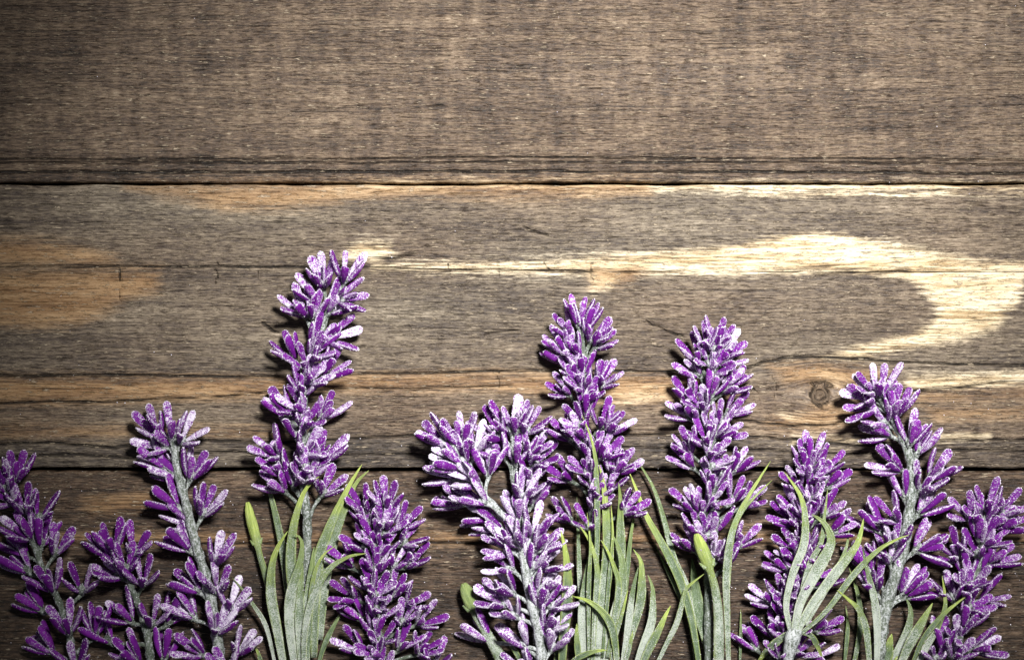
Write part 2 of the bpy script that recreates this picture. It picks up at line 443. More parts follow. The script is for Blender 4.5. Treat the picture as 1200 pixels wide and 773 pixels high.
bv = [(x * S, y * S, z * S) for z in (-110, -69) for x, y in ((-1120, -560), (1120, -560), (1120, 560), (-1120, 560))]
table = link('tabletop', mesh('tabletop', bv, [(3, 2, 1, 0), (4, 5, 6, 7), (0, 1, 5, 4), (1, 2, 6, 5), (2, 3, 7, 6), (3, 0, 4, 7)], [M_BACK], False))
table['kind'] = 'structure'
table['label'] = 'weathered brown plank tabletop with worn pale streaks'
def tone2(X, Y):
    t = np.full(X.shape, 0.03) + (val_noise(X, Y, 200, 60, 31) - .5) * .10
    t += 0.13 * np.exp(-((X - 1010) / 150) ** 2 - ((Y - 236) / 20) ** 2)
    t -= 0.10 * np.clip((Y - 511 + 5 * (val_noise(X, Y, 40, 20, 3) - .5)) / 6, 0, 1)
    return t
plank(table, -150, 213.6, lambda X, Y: -0.045 - 0.05 * np.clip((Y - 183) / 6, 0, 1) + (val_noise(X, Y, 500, 14, 9) - .5) * .07, 0.36, 1.0, 1,
      label='grey-brown plank with fine saw marks and grooved edge')
plank(table, 216.8, 548.0, tone2, lambda X, Y: 0.55 + .5 * val_noise(X, Y, 160, 60, 12) - .3 * np.clip((Y - 440) / 10, 0, 1) + .45 * np.clip((Y - 511) / 6, 0, 1), 0.45, 2,
      label='plank with a pale bare hook-shaped streak and a knot')
plank(table, 552.2, 885, lambda X, Y: -0.15 + (val_noise(X, Y, 240, 50, 19) - .5) * .08 - .03 * np.clip((Y - 637) / 4, 0, 1), 0.12, 0.45, 3,
      label='dark brown plank under the lavender')
plank(table, -500, -153, 0.0, 0.5, 0.5, 4, False)
plank(table, 889, 1240, -0.05, 0.2, 0.4, 5, False)

# ------------------------------------------------------------------ petals (shared meshes)
def petal_mesh(seed):
    r = random.Random(seed)
    L = 35.5; Wm = r.uniform(4.2, 5.3); N, Mn = 15, 14
    pk = r.uniform(.74, .86); bend = r.uniform(-3.5, 3.0); cup = r.uniform(.10, .34); tw = r.uniform(-.25, .25)
    side = r.uniform(-1.6, 1.6); point = r.random() < .2
    V, rim, ins = [], [], []
    for i in range(N):
        t = 1 - (1 - i / (N - 1)) ** 1.7
        if t < pk: w = .36 + .64 * math.sin(.5 * math.pi * t / pk) ** 1.2
        else:
            q = (t - pk) / (1 - pk)
            w = max(0, 1 - q ** (2.4 if not point else 1.7)) ** .5
        w = max(w, .06) * Wm
        th = (1.8 + 1.9 * math.sin(math.pi * min(1, t * 1.05))) * (1 if t < .94 else max(.3, (1.02 - t) / .08))
        for k in range(Mn):
            a = 2 * math.pi * k / Mn
            ca, sa = math.cos(a), math.sin(a)
            sg = math.copysign(abs(ca) ** .8, ca)
            x = w * sg; z = th * sa * (1.0 if sa < 0 else .75)
            z += cup * w * sg * sg - cup * w * .4
            ang = tw * t; x, z = x * math.cos(ang) - z * math.sin(ang), x * math.sin(ang) + z * math.cos(ang)
            x += side * t * t
            z += bend * (t * t - .3 * t)
            V.append(np.array((x, t * L, z)))
            e = abs(sg) ** 3
            if t > .90: e = max(e, ((t - .90) / .10) ** 1.5)
            rim.append(e); ins.append(1.0 if sa > .15 else 0.0)
    F = []
    for i in range(N - 1):
        for k in range(Mn):
            a = i * Mn + k; b = i * Mn + (k + 1) % Mn
            F.append((a, a + Mn, b + Mn, b))
    F.append(tuple(range(Mn))); F.append(tuple((N - 1) * Mn + k for k in range(Mn))[::-1])
    nf = len(F); nv = len(V); base = list(V)
    for _ in range(85):                                   # frost crystals clinging to rim and inner face
        for _try in range(6):
            i = r.randrange(2, N * Mn); wgt = .12 + .9 * rim[i] ** 1.5 + .25 * ins[i]
            if r.random() < wgt: break
        j = min(nv - 1, i + r.choice((0, 1, Mn)))
        c = base[i] + (base[j] - base[i]) * r.random()
        octa(V, F, c, r.uniform(.35, .75))
    extra = len(V) - nv
    return mesh('petal', np.array(V) * S, F, [M_PETAL, M_GRAIN], True,
                dict(rim=rim + [1] * extra, inside=ins + [1] * extra), None, [0] * nf + [1] * (len(F) - nf))
PETALS = [petal_mesh(100 + i) for i in range(14)]

def calyx_mesh(seed):
    r = random.Random(seed); V, F = [], []
    pts = np.array([(0, 0, -7), (0, 0, -3), (0, 0, 2), (0, 0, 7), (0, 0, 10.0)])
    tube(V, F, pts + np.array([0, 1e-4, 0]) * np.arange(5)[:, None], [2.0, 3.4, 4.8, 4.4, 2.0], 9, .35)
    for k in range(5):                                     # little sepals
        a = k * 1.2566 + r.random(); d = np.array((math.cos(a), math.sin(a), 0))
        tube(V, F, np.array([d * 3.2 + (0, 0, 0), d * 5.2 + (0, 0, 4), d * 6.0 + (0, 0, 8.5)]), [1.5, 1.5, .4], 5)
    return mesh('flower_cluster', np.array(V) * S, F, [M_STEM])
CALYX = [calyx_mesh(i) for i in range(5)]

# ------------------------------------------------------------------ sprig builder
GROUP = 'frosted lavender sprigs laid across the planks'
def near_stem(path, x, y):
    d = np.hypot(path[:, 0] - x, path[:, 1] - y); i = int(np.argmin(d)); return i, d[i]

def add_leaf(root, org, name, pts, width, green, frost, z, round_=False, label=None):
    """pts tip -> base in pixels; z = (tip, middle, base) heights"""
    n = 26
    z = np.interp(np.linspace(0, 1, len(pts)), [0, .5, 1], z)
    c = catmull([(p[0], p[1], q) for p, q in zip(pts, z)], n)
    w3 = np.array([P(*q) for q in c])
    tang = np.gradient(w3, axis=0); tang /= np.linalg.norm(tang, axis=1)[:, None]
    V, F, ln, rim, lv = [], [], [], [], []
    K = 12; cup = random.uniform(.30, .62); roll = random.uniform(-.35, .35); e0 = 0.16 if name == 'leaf' else .1
    ph = random.uniform(0, 6)
    for i in range(n):
        s = i / (n - 1)
        if name == 'leaf':
            w = width * .42 * min(1.0, (s / .46 + .010) ** .70) * (1 - .42 * max(0, (s - .55) / .45))
            th = min(.85 + .09 * width, w * .8 + .15)
        else:                                              # stalk with a rounded bud
            hb = .26
            if s < hb: w = width * .5 * math.sqrt(max(.02, 1 - ((s / hb - .56) / .60) ** 2))
            else: w = width * (.26 + .16 * min(1, (s - hb) * 2))
            th = w * .7
        x = np.cross(tang[i], (0, 0, 1)); x /= np.linalg.norm(x); u = np.cross(x, tang[i])
        rl = roll * math.sin(ph + 3.0 * s)
        x, u = x * math.cos(rl) + u * math.sin(rl), u * math.cos(rl) - x * math.sin(rl)
        for k in range(K):
            a = 2 * math.pi * k / K; sx, sz = math.cos(a), math.sin(a)
            dz = th * sz + (cup * w * (sx * sx - .35) if name == 'leaf' else 0)
            if name == 'leaf' and sz > .5: dz -= .55 * th * (1 - abs(sx))        # mid-rib furrow
            V.append(w3[i] + S * (w * sx * x + dz * u) - org)
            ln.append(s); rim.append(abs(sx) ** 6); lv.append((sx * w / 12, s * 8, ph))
    for i in range(n - 1):
        for k in range(K):
            a = i * K + k; b = i * K + (k + 1) % K; F.append((a, b, b + K, a + K))
    F.append(tuple(range(K))[::-1]); F.append(tuple((n - 1) * K + k for k in range(K)))
    if name != 'leaf':                                     # bracts under the bud
        i = int(.27 * (n - 1)); x = np.cross(tang[i], (0, 0, 1)); x /= np.linalg.norm(x)
        for sg in (-1, 1):
            b = w3[i] - org; q = len(V)
            p = np.array([b, b + x * sg * width * .34 * S + np.array((0, 0, S)), b + x * sg * width * .58 * S - tang[i] * width * .42 * S])
            tube(V, F, p, [width * .20 * S, width * .20 * S, width * .05 * S], 7)
            m = len(V) - q; ln += [.3] * m; rim += [.3] * m; lv += [(0, 0, 0)] * m
    nf, base = len(F), n * K
    for _ in range(int(130 * frost)):
        s = random.random() ** .6; i = min(n - 2, int(s * (n - 1))); k = random.randrange(K)
        a, b = V[i * K + k], V[(i + 1) * K + (k + random.choice((0, 1))) % K]
        octa(V, F, (a + (b - a) * random.random()) / S, random.uniform(.3, .62))
        for q in range(len(V) - 4, len(V)): V[q] = V[q] * S
        ln += [s] * 4; rim += [0] * 4; lv += [(0, 0, 0)] * 4
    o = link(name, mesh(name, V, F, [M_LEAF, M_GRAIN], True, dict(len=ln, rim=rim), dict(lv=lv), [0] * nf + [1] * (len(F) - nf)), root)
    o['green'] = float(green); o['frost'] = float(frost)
    if label: o['label'] = label
    return o

def sprig(label, stem, clusters, zs=26, r0=4.5, r1=5.5, frost=.5, leaves=(), flare=27, size=1.02, fill=False, seed=1):
    rnd = random.Random(seed)
    n = len(stem)
    zv = zs if isinstance(zs, (list, tuple)) else [zs] * n
    zi = np.interp(np.linspace(0, 1, n), np.linspace(0, 1, len(zv)), zv)
    path = catmull([(p[0], p[1], q) for p, q in zip(stem, zi)], 60)
    root = link('lavender_sprig', None)
    root.empty_display_size = .01
    org = P(path[-1, 0], path[-1, 1], 0); root.location = org; org = np.array(org)
    root['label'] = label; root['category'] = 'lavender'; root['group'] = GROUP
    V, F = [], []
    w = np.array([P(*q) for q in path])
    rad = np.linspace(r0 * .7, r1, 60)
    rad *= 1 + .10 * np.sin(np.arange(60) * 1.7) + .12 * np.array([rnd.random() - .5 for _ in range(60)])
    tube(V, F, w - org, rad * S, 12, .22)
    tg = np.gradient(path[:, :2], axis=0)
    todo = []
    if fill:                                               # young blossoms over bare stretches of stem
        clusters = list(clusters); last = max(c[1] for c in clusters)
        for i in range(3, 58, 2):
            x, y = path[i, :2]
            if y < last - 6 and all(math.hypot(c[0] - x, c[1] - y) > 11 for c in clusters):
                sg = rnd.choice((-1, 1)); t = -tg[i] / np.linalg.norm(tg[i])
                q = np.array((-t[1], t[0])) * sg * rnd.uniform(.3, .8) + t
                q *= rnd.uniform(25, 32) / np.linalg.norm(q)
                clusters.append((x + q[0] * .12, y + q[1] * .12, x + q[0], y + q[1]))
    for c in clusters:
        bx, by, tx, ty = c[:4]; dz = c[4] if len(c) > 4 else None
        i, d = near_stem(path, bx, by)
        sz = path[i, 2]
        d2 = math.hypot(tx - bx, ty - by)
        pitch = math.acos(min(1.0, d2 / 37.0))
        front = d < 6.5
        if dz is None:
            bz = sz + 6 if front else max(15, sz - .25 * d)
            pitch = max(pitch, .35) if front else max(min(pitch, .75), .12)
        else:
            bz = sz + dz
            if dz < -4: pitch = -min(.10, pitch)
        bz = max(bz, 13.0)
        # pedicel from a lower point of the stem
        j = min(59, i + 4); s0 = path[j]
        b3 = np.array(P(bx, by, bz)); a3 = w[j]
        az = math.atan2(-(ty - by), tx - bx)
        ax = np.array((math.cos(pitch) * math.cos(az), math.cos(pitch) * math.sin(az), math.sin(pitch)))
        midp = (a3 + b3) / 2 - ax * 2.5 * S + (w[i] - a3) * .12
        pp = np.array([a3, midp, b3 - ax * 4 * S])
        cc = catmull(pp, 6)
        tube(V, F, cc - org, np.array([2.8, 2.6, 2.3, 2.1, 2.2, 2.6]) * S, 8, .25)
        todo.append((b3, ax, bz, front))
    nf = len(F); nb = len(V)
    for _ in range(int(700 * frost)):
        i = rnd.randrange(nb - 13)
        octa(V, F, (V[i] + (V[i + rnd.choice((1, 12))] - V[i]) * rnd.random()) / S if i < 59 * 12 - 1 else V[i] / S, rnd.uniform(.35, .8))
        for q in range(len(V) - 4, len(V)): V[q] = V[q] * S
    so = link('stem', mesh('stem', V, F, [M_STEM, M_GRAIN], True, None, None, [0] * nf + [1] * (len(F) - nf)), root); so['frost'] = float(frost) - (.30 if size < .95 else .08)
    for b3, ax, bz, front in todo:
        z = Vector(ax); u = z.orthogonal().normalized(); v = z.cross(u)
        co = link('flower_cluster', rnd.choice(CALYX), root)
        M = Matrix((u, v, z)).transposed().to_4x4(); M.translation = Vector(b3 - org)
        co.matrix_basis = M; co['frost'] = float(frost)
        m = rnd.choice((4, 5, 5, 6)); ph = rnd.random() * 6.28
        for k in range(m + 1):
            inner = k == m
            a = ph + 2 * math.pi * k / m + rnd.uniform(-.22, .22)
            fl = math.radians(rnd.uniform(4, 11) if inner else flare + rnd.uniform(-7, 8))
            if inner and rnd.random() < .5: continue
            sc = size * (rnd.uniform(.72, .85) if inner else rnd.uniform(.88, 1.12))
            d = Vector((math.sin(fl) * math.cos(a), math.sin(fl) * math.sin(a), math.cos(fl)))
            # keep the tip out of the wood
            zw = (M.to_3x3() @ d).z * 35 * sc + bz
            if zw < 3.5:
                lift = (3.5 - zw) / (35 * sc)
                d = (d + (M.to_3x3().inverted() @ Vector((0, 0, 1))) * lift * 1.15).normalized()
            inn = Vector((0, 0, 1)) - d * d.z
            inn = inn.normalized() if inn.length > .05 else Vector((1, 0, 0))
            x = d.cross(inn)
            R = Matrix((x, d, inn)).transposed().to_4x4()
            R = R @ Matrix.Rotation(rnd.uniform(-.35, .35), 4, 'Y')
            po = link('petal', rnd.choice(PETALS), co)
            R.translation = d * 2.5 * S + Vector((math.cos(a), math.sin(a), 0)) * (0.5 if inner else 2.6) * S
            po.matrix_basis = R @ Matrix.Diagonal((sc * rnd.uniform(.92, 1.1), sc, sc, 1))
            po['frost'] = float(min(1, max(0, frost + rnd.uniform(-.22, .22))))
    for lf in leaves:
        add_leaf(root, org, *lf)
    return root

# ------------------------------------------------------------------ the sprigs (blossom base x, y -> tip x, y)
sprig('dark purple lavender sprig with thin bare stem and widely spaced blossoms, in the deepest shade',
      [(8, 555), (18, 592), (37, 633), (44, 650), (56, 682), (67, 700), (80, 738), (90, 795)],
      [(18, 564, 23, 533), (8, 575, 3, 545), (15, 589, 11, 568), (30, 601, 32, 575), (45, 609, 55, 579), (35, 631, 20, 606),
       (64, 649, 76, 619), (48, 640, 50, 612, -6), (34, 670, 12, 650, -6), (62, 692, 57, 660), (96, 693, 100, 664),
       (49, 715, 29, 697, -6), (81, 742, 79, 710), (62, 764, 40, 743, -6), (111, 744, 114, 716, -8), (89, 783, 91, 753), (30, 650, 8, 630, -12)],
      zs=26, r0=3.6, r1=4.6, frost=.42, seed=11)

sprig('short dim lavender sprig tucked between a thin-stemmed sprig and a thick white-stemmed one',
      [(134, 636), (143, 660), (152, 682), (160, 702), (168, 726), (174, 752), (178, 795)],
      [(133, 645, 133, 613), (127, 650, 113, 620), (157, 649, 168, 628), (142, 676, 122, 654), (167, 685, 172, 657), (154, 728, 131, 701),
       (178, 732, 183, 705, -4), (163, 776, 144, 748), (192, 772, 197, 747, -6), (148, 668, 150, 640), (196, 730, 208, 712, -8), (130, 752, 112, 735, -8)],
      zs=24, r0=4.0, r1=5.4, frost=.36, seed=12)

sprig('leafless lavender sprig with thick white-frosted stem and blossoms paired on both sides',
      [(203, 498), (204, 522), (209, 557), (219, 594), (227, 628), (238, 665), (246, 700), (254, 740), (259, 795)],
      [(185, 511, 177, 484), (200, 513, 202, 481), (212, 518, 230, 497), (192, 548, 161, 521), (223, 561, 236, 528), (208, 594, 177, 573),
       (237, 604, 250, 573), (222, 644, 196, 615), (253, 660, 264, 630), (234, 693, 205, 666), (269, 716, 282, 687), (228, 724, 204, 700, -5),
       (253, 741, 264, 713), (279, 765, 295, 739), (238, 767, 215, 746), (254, 693, 257, 668), (212, 560, 186, 545, -7), (222, 612, 200, 592, -7), (196, 524, 172, 510), (268, 786, 262, 760)],
      zs=30, r0=6.0, r1=7.0, frost=.66, seed=13)

LD = [
    ('leaf', [(306, 541), (312, 562), (319, 585), (329, 628), (333, 657), (340, 720)], 11, .35, .5, (8, 14, 16)),
    ('leaf', [(432, 551), (417, 566), (404, 595), (391, 631), (381, 684), (375, 749)], 15, .55, .6, (30, 20, 14)),
    ('leaf', [(402, 713), (388, 739), (378, 762), (372, 785)], 8, .25, .2, (6, 9, 10)),
    ('leaf', [(424, 544), (413, 562), (401, 585), (382, 628), (372, 667), (368, 770)], 15, .95, .55, (34, 30, 22)),
    ('leaf', [(374, 558), (364, 566), (355, 579), (345, 612), (341, 651), (344, 700), (350, 780)], 15, .95, .55, (58, 46, 28)),
    ('leaf', [(368, 640), (364, 680), (360, 730), (358, 790)], 16, .3, .75, (36, 40, 34)),
    ('leaf', [(355, 660), (352, 700), (352, 740), (354, 790)], 14, .3, .75, (36, 42, 36)),
    ('bud_stalk', [(290, 588), (293, 604), (299, 626), (305, 652), (313, 680), (326, 735), (336, 790)], 12.5, .9, .4, (12, 16, 20)),
    ('leaf', [(337, 622), (326, 640), (319, 662), (318, 697), (326, 743), (334, 790)], 15, .85, .7, (44, 34, 28)),
    ('leaf', [(393, 639), (378, 651), (368, 674), (364, 705), (362, 740), (360, 790)], 8, .8, .5, (50, 46, 38)),
    ('leaf', [(344, 625), (352, 630), (354, 642), (350, 664), (341, 694), (339, 730), (346, 785)], 15, .4, .85, (54, 48, 38)),
    ('leaf', [(429, 648), (408, 652), (385, 667), (368, 697), (358, 736), (356, 785)], 11, .7, .75, (64, 52, 42)),
    ('leaf', [(272, 676), (284, 690), (296, 707), (312, 734), (324, 785)], 6.5, .3, .9, (30, 24, 18)),
    ('leaf', [(298, 756), (303, 766), (310, 790)], 6, .9, .3, (20, 20, 18)),
]
sprig('tallest lavender sprig, tip by the pale spot, with broad green leaves and bud stalk',
      [(405, 322), (393, 348), (382, 372), (372, 400), (362, 426), (357, 460), (355, 500), (354, 540), (357, 582), (360, 612), (359, 660), (357, 720), (357, 795)],
      [(403, 330, 412, 299), (379, 336, 376, 309), (385, 366, 409, 341), (396, 352, 426, 346), (372, 352, 355, 325), (358, 370, 347, 346), (368, 407, 387, 380),
       (383, 396, 414, 392), (345, 421, 330, 393), (379, 440, 402, 414), (355, 463, 361, 433), (375, 491, 395, 466), (338, 487, 317, 459), (349, 513, 345, 478),
       (327, 535, 310, 515), (377, 540, 394, 515), (344, 568, 349, 535), (333, 575, 316, 552), (377, 579, 394, 553), (366, 372, 368, 345), (332, 556, 318, 530)],
      zs=[30, 30, 30, 30, 28, 24, 20], r0=4.5, r1=6.5, frost=.52, leaves=LD, fill=True, seed=14)

sprig('short bushy lavender sprig with densely packed blossoms beside the tallest one',
      [(455, 590), (448, 620), (441, 650), (438, 690), (441, 722), (444, 746), (446, 800)],
      [(452, 596, 454, 566), (432, 617, 427, 583), (451, 617, 455, 594), (468, 619, 486, 593), (442, 653, 456, 623), (430, 643, 413, 622),
       (471, 637, 492, 615), (477, 663, 495, 642), (416, 702, 394, 688), (412, 664, 392, 640), (435, 690, 427, 665), (459, 699, 470, 669),
       (478, 710, 498, 692), (439, 742, 442, 710), (490, 731, 508, 716), (468, 760, 481, 732), (423, 762, 404, 740), (490, 765, 505, 745),
       (446, 787, 449, 758), (508, 780, 514, 760), (460, 665, 478, 640), (440, 670, 445, 640), (470, 730, 480, 705), (425, 725, 408, 705, -8), (428, 600, 424, 576)],
      zs=26, r0=4.0, r1=5.2, frost=.44, size=.91, flare=25, fill=True, seed=15)

sprig('small lavender head tucked behind the bending white-frosted sprig',
      [(600, 498), (602, 530), (601, 560), (606, 590), (613, 635), (622, 690), (628, 740), (630, 800)],
      [(598, 505, 593, 476), (586, 512, 570, 495), (605, 542, 607, 509), (616, 506, 625, 489), (605, 506, 607, 476), (621, 563, 626, 537), (624, 590, 633, 560),
       (590, 535, 575, 512), (618, 535, 632, 515), (625, 545, 640, 525)],
      zs=[26, 22, 16, 10, 8], r0=4.0, r1=4.5, frost=.60, seed=16)

LF = [
    ('leaf', [(654, 676), (656, 700), (655, 740), (652, 785)], 13, .8, .3, (10, 14, 14)),
    ('leaf', [(657, 621), (662, 643), (665, 675), (664, 705), (660, 750), (658, 790)], 16, 1.0, .25, (58, 46, 26)),
    ('leaf', [(586, 745), (598, 755), (606, 766), (614, 785)], 7, .8, .2, (26, 26, 24)),
    ('bud_stalk', [(543, 683), (549, 698), (557, 719), (565, 732), (574, 748), (586, 770), (596, 800)], 17, .4, .7, (22, 24, 22)),
]
sprig('heavily white-frosted lavender sprig bending diagonally over a smaller head',
      [(528, 515), (546, 548), (562, 576), (580, 593), (598, 612), (607, 627), (613, 650), (618, 682), (624, 712), (632, 746), (637, 800)],
      [(522, 519, 498, 496), (541, 521, 536, 488), (546, 543, 526, 515), (539, 547, 508, 535), (572, 556, 570, 520), (569, 589, 540, 570), (607, 607, 602, 573),
       (624, 627, 634, 596), (599, 646, 568, 632), (600, 639, 588, 612), (624, 666, 632, 632), (633, 667, 654, 647), (577, 605, 548, 600, -16), (601, 695, 580, 674),
       (633, 711, 639, 678), (645, 711, 657, 694), (590, 708, 567, 689), (616, 757, 595, 728), (573, 750, 553, 733, -16), (646, 760, 656, 729),
       (556, 530, 560, 500), (535, 560, 508, 552, -14), (545, 590, 520, 580, -18), (600, 668, 574, 652), (632, 692, 652, 668), (640, 738, 656, 712), (604, 722, 584, 702), (630, 645, 650, 620), (612, 585, 620, 556), (620, 790, 600, 764), (610, 640, 596, 612), (560, 565, 536, 552), (588, 620, 560, 606, -12)],
      zs=[40, 44, 46, 46, 44, 40, 34], r0=5.0, r1=6.2, frost=.86, leaves=LF, seed=17)

LH = [
    ('leaf', [(676, 582), (677, 610), (678, 640), (680, 692), (684, 780)], 7, .2, .7, (12, 22, 18)),
    ('leaf', [(748, 590), (744, 602), (740, 622), (735, 669), (730, 740)], 7, .5, .3, (14, 14, 12)),
    ('leaf', [(725, 565), (727, 585), (727, 610), (727, 650), (722, 730)], 14, .5, .55, (40, 30, 20)),
    ('leaf', [(742, 643), (750, 655), (752, 672), (750, 707), (735, 760)], 13, .7, .6, (20, 24, 20)),
    ('leaf', [(702, 544), (707, 567), (710, 605), (712, 650), (704, 726), (698, 785)], 17, .75, .55, (48, 46, 34)),
    ('leaf', [(682, 486), (691, 508), (697, 532), (699, 562), (700, 620), (698, 700)], 8, .75, .45, (60, 54, 40)),
    ('leaf', [(690, 650), (686, 690), (684, 730), (684, 790)], 17, .1, .9, (36, 40, 34)),
    ('leaf', [(712, 650), (708, 690), (702, 740), (698, 790)], 18, .15, .9, (38, 42, 36)),
    ('leaf', [(718, 626), (726, 645), (730, 668), (727, 700), (712, 750), (706, 790)], 16, .3, .85, (42, 44, 36)),
    ('leaf', [(676, 612), (686, 625), (694, 641), (700, 670), (697, 726), (694, 785)], 9, .9, .6, (46, 46, 40)),
    ('leaf', [(704, 632), (712, 645), (719, 662), (725, 683), (722, 715), (712, 770)], 9, .9, .5, (54, 50, 42)),
    ('leaf', [(759, 673), (764, 686), (765, 702), (763, 730), (750, 766), (742, 795)], 12, .3, .85, (22, 28, 24)),
    ('leaf', [(748, 664), (744, 680), (740, 702), (735, 740), (728, 785)], 10, .1, 1.0, (40, 40, 34)),
    ('leaf', [(786, 709), (780, 720), (773, 735), (758, 765), (746, 795)], 12, 1.0, .5, (26, 32, 28)),
    ('leaf', [(825, 672), (812, 682), (803, 692), (794, 727), (782, 752), (766, 785)], 8, .7, .7, (46, 36, 26)),
    ('leaf', [(671, 698), (690, 704), (709, 720), (719, 742), (724, 790)], 11, 1.0, .4, (52, 54, 46)),
    ('leaf', [(712, 761), (700, 762), (686, 766), (672, 774), (664, 790)], 8, 1.0, .3, (56, 52, 44)),
    ('leaf', [(676, 730), (676, 750), (680, 790)], 9, .7, .3, (40, 40, 36)),
    ('leaf', [(742, 738), (738, 755), (728, 790)], 8, .5, .6, (34, 36, 34)),
    ('leaf', [(688, 600), (692, 640), (690, 690), (690, 780)], 6, .8, .5, (50, 52, 42)),
    ('leaf', [(716, 590), (718, 630), (714, 680), (706, 770)], 6, .9, .4, (52, 50, 42)),
    ('leaf', [(736, 690), (730, 715), (720, 750), (714, 790)], 6, .9, .5, (48, 48, 42)),
]
sprig('tall upright lavender sprig with a big tuft of grey-green leaves covering its lower stem',
      [(680, 380), (684, 420), (684, 450), (683, 480), (685, 510), (689, 540), (693, 576), (695, 620), (694, 680), (692, 740), (692, 800)],
      [(678, 380, 676, 338), (685, 386, 693, 352), (667, 391, 653, 368), (692, 400, 702, 378), (698, 407, 717, 391), (661, 413, 643, 389), (683, 438, 683, 404),
       (665, 427, 648, 410, -6), (696, 451, 703, 415), (703, 453, 722, 434), (667, 462, 647, 442), (687, 485, 689, 452), (668, 515, 646, 487), (703, 500, 708, 475),
       (712, 507, 730, 485), (692, 535, 692, 504), (703, 537, 718, 512), (668, 562, 648, 540), (717, 553, 722, 525), (725, 553, 742, 532), (712, 575, 720, 553),
       (668, 610, 648, 588), (692, 619, 684, 595), (730, 601, 744, 585), (695, 570, 691, 552), (673, 440, 664, 414), (676, 416, 664, 394)],
      zs=[28, 28, 28, 28, 26, 22, 18], r0=4.0, r1=6.0, frost=.50, leaves=LH, seed=18, flare=24, size=.89, fill=True)

LI = [
    ('leaf', [(811, 654), (814, 680), (818, 709), (829, 748), (834, 790)], 20, .1, .45, (8, 12, 12)),
    ('leaf', [(766, 633), (778, 660), (790, 685), (806, 722), (816, 780)], 5.5, .2, .5, (8, 10, 10)),
    ('leaf', [(744, 534), (755, 552), (767, 574), (779, 612), (790, 654), (806, 690), (818, 760)], 8.5, .3, .7, (12, 18, 16)),
    ('leaf', [(737, 552), (746, 574), (757, 603), (781, 646), (799, 685), (812, 733), (821, 790)], 12, 1.0, .3, (16, 26, 24)),
    ('leaf', [(905, 562), (884, 582), (867, 603), (858, 630), (854, 690)], 6, .7, .6, (44, 50, 30)),
    ('leaf', [(903, 540), (882, 573), (864, 606), (855, 636), (851, 676), (852, 721), (854, 790)], 10.5, .8, .7, (50, 60, 36)),
    ('bud_stalk', [(816, 625), (820, 636), (827, 653), (832, 668), (838, 690), (842, 724), (842, 790)], 15.5, .9, .75, (56, 50, 36)),
]
sprig('straight lavender sprig with slim cone-shaped head, yellow-green blades and pale bud at foot',
      [(833, 392), (832, 420), (830, 450), (826, 482), (829, 520), (831, 546), (832, 582), (831, 620), (830, 660), (830, 720), (830, 800)],
      [(828, 408, 822, 380), (839, 403, 843, 376), (819, 423, 806, 396), (837, 412, 839, 390), (844, 416, 859, 395), (819, 440, 794, 418), (831, 427, 828, 410),
       (844, 427, 865, 412), (833, 463, 842, 428), (849, 454, 874, 425), (848, 459, 865, 443), (810, 470, 799, 443), (810, 490, 787, 467), (818, 490, 818, 463),
       (842, 497, 848, 467), (853, 485, 876, 463), (836, 512, 838, 488), (842, 511, 862, 494), (809, 530, 796, 501), (811, 547, 787, 525), (845, 562, 851, 519),
       (860, 552, 876, 524), (836, 571, 831, 540), (858, 587, 867, 557), (871, 593, 892, 573), (814, 598, 796, 571), (823, 600, 823, 570), (838, 622, 845, 587),
       (864, 640, 881, 612), (814, 644, 793, 619), (818, 626, 814, 606), (834, 653, 832, 627), (851, 660, 850, 634)],
      zs=[28, 28, 28, 28, 26, 22, 18], r0=4.0, r1=5.5, frost=.58, leaves=LI, seed=19, flare=24, size=.89, fill=True)

sprig('lavender sprig half covered by a whorl of frosted leaves',
      [(951, 535), (948, 570), (947, 610), (942, 650), (935, 690), (926, 732), (916, 800)],
      [(951, 542, 953, 504), (945, 548, 938, 515), (947, 554, 939, 531), (963, 553, 977, 525), (968, 571, 993, 547), (937, 571, 919, 550), (949, 584, 945, 562), (935, 600, 917, 579),
       (930, 613, 904, 595), (955, 598, 955, 569), (965, 604, 977, 583), (974, 625, 997, 605), (932, 641, 915, 620), (945, 642, 939, 613), (949, 639, 954, 617),
       (922, 667, 899, 644), (929, 652, 914, 631), (905, 708, 879, 688), (916, 700, 907, 673), (907, 745, 892, 716), (887, 760, 864, 734, -6), (953, 686, 976, 659),
       (955, 739, 978, 722), (931, 767, 943, 748), (952, 772, 966, 763), (940, 690, 935, 665), (915, 770, 905, 745)],
      zs=[26, 26, 24, 20], r0=4.0, r1=5.0, frost=.46, seed=20, flare=24, size=.89, fill=True)

# the leaf whorl that lies over it
LM = [
    ('leaf', [(868, 713), (868, 735), (867, 785)], 4.5, .4, .3, (6, 8, 8)),
    ('leaf', [(995, 619), (992, 640), (984, 660), (968, 690), (944, 732)], 8, .3, .8, (30, 44, 56)),
    ('leaf', [(970, 572), (968, 590), (966, 605), (962, 635), (948, 662), (938, 700), (932, 737)], 7.5, .5, .7, (58, 60, 56)),
    ('leaf', [(1066, 626), (1050, 632), (1028, 645), (1000, 673), (968, 715), (938, 742)], 9, .8, .5, (52, 50, 58)),
    ('leaf', [(1012, 607), (1009, 622), (1002, 641), (977, 673), (949, 711), (934, 740)], 15, .75, .8, (40, 52, 60)),
    ('leaf', [(919, 553), (929, 566), (938, 581), (943, 602), (942, 636), (929, 671), (921, 708), (926, 738)], 11.5, .75, .8, (60, 66, 60)),
    ('leaf', [(951, 602), (961, 608), (970, 618), (974, 633), (969, 647), (953, 674), (937, 706), (930, 739)], 17, .4, .95, (62, 68, 62)),
    ('leaf', [(886, 778), (896, 765), (906, 755), (920, 744), (930, 739)], 11, .8, .5, (20, 40, 58)),
    ('leaf', [(964, 772), (958, 757), (950, 744), (934, 739)], 8, .9, .3, (30, 44, 56)),
]
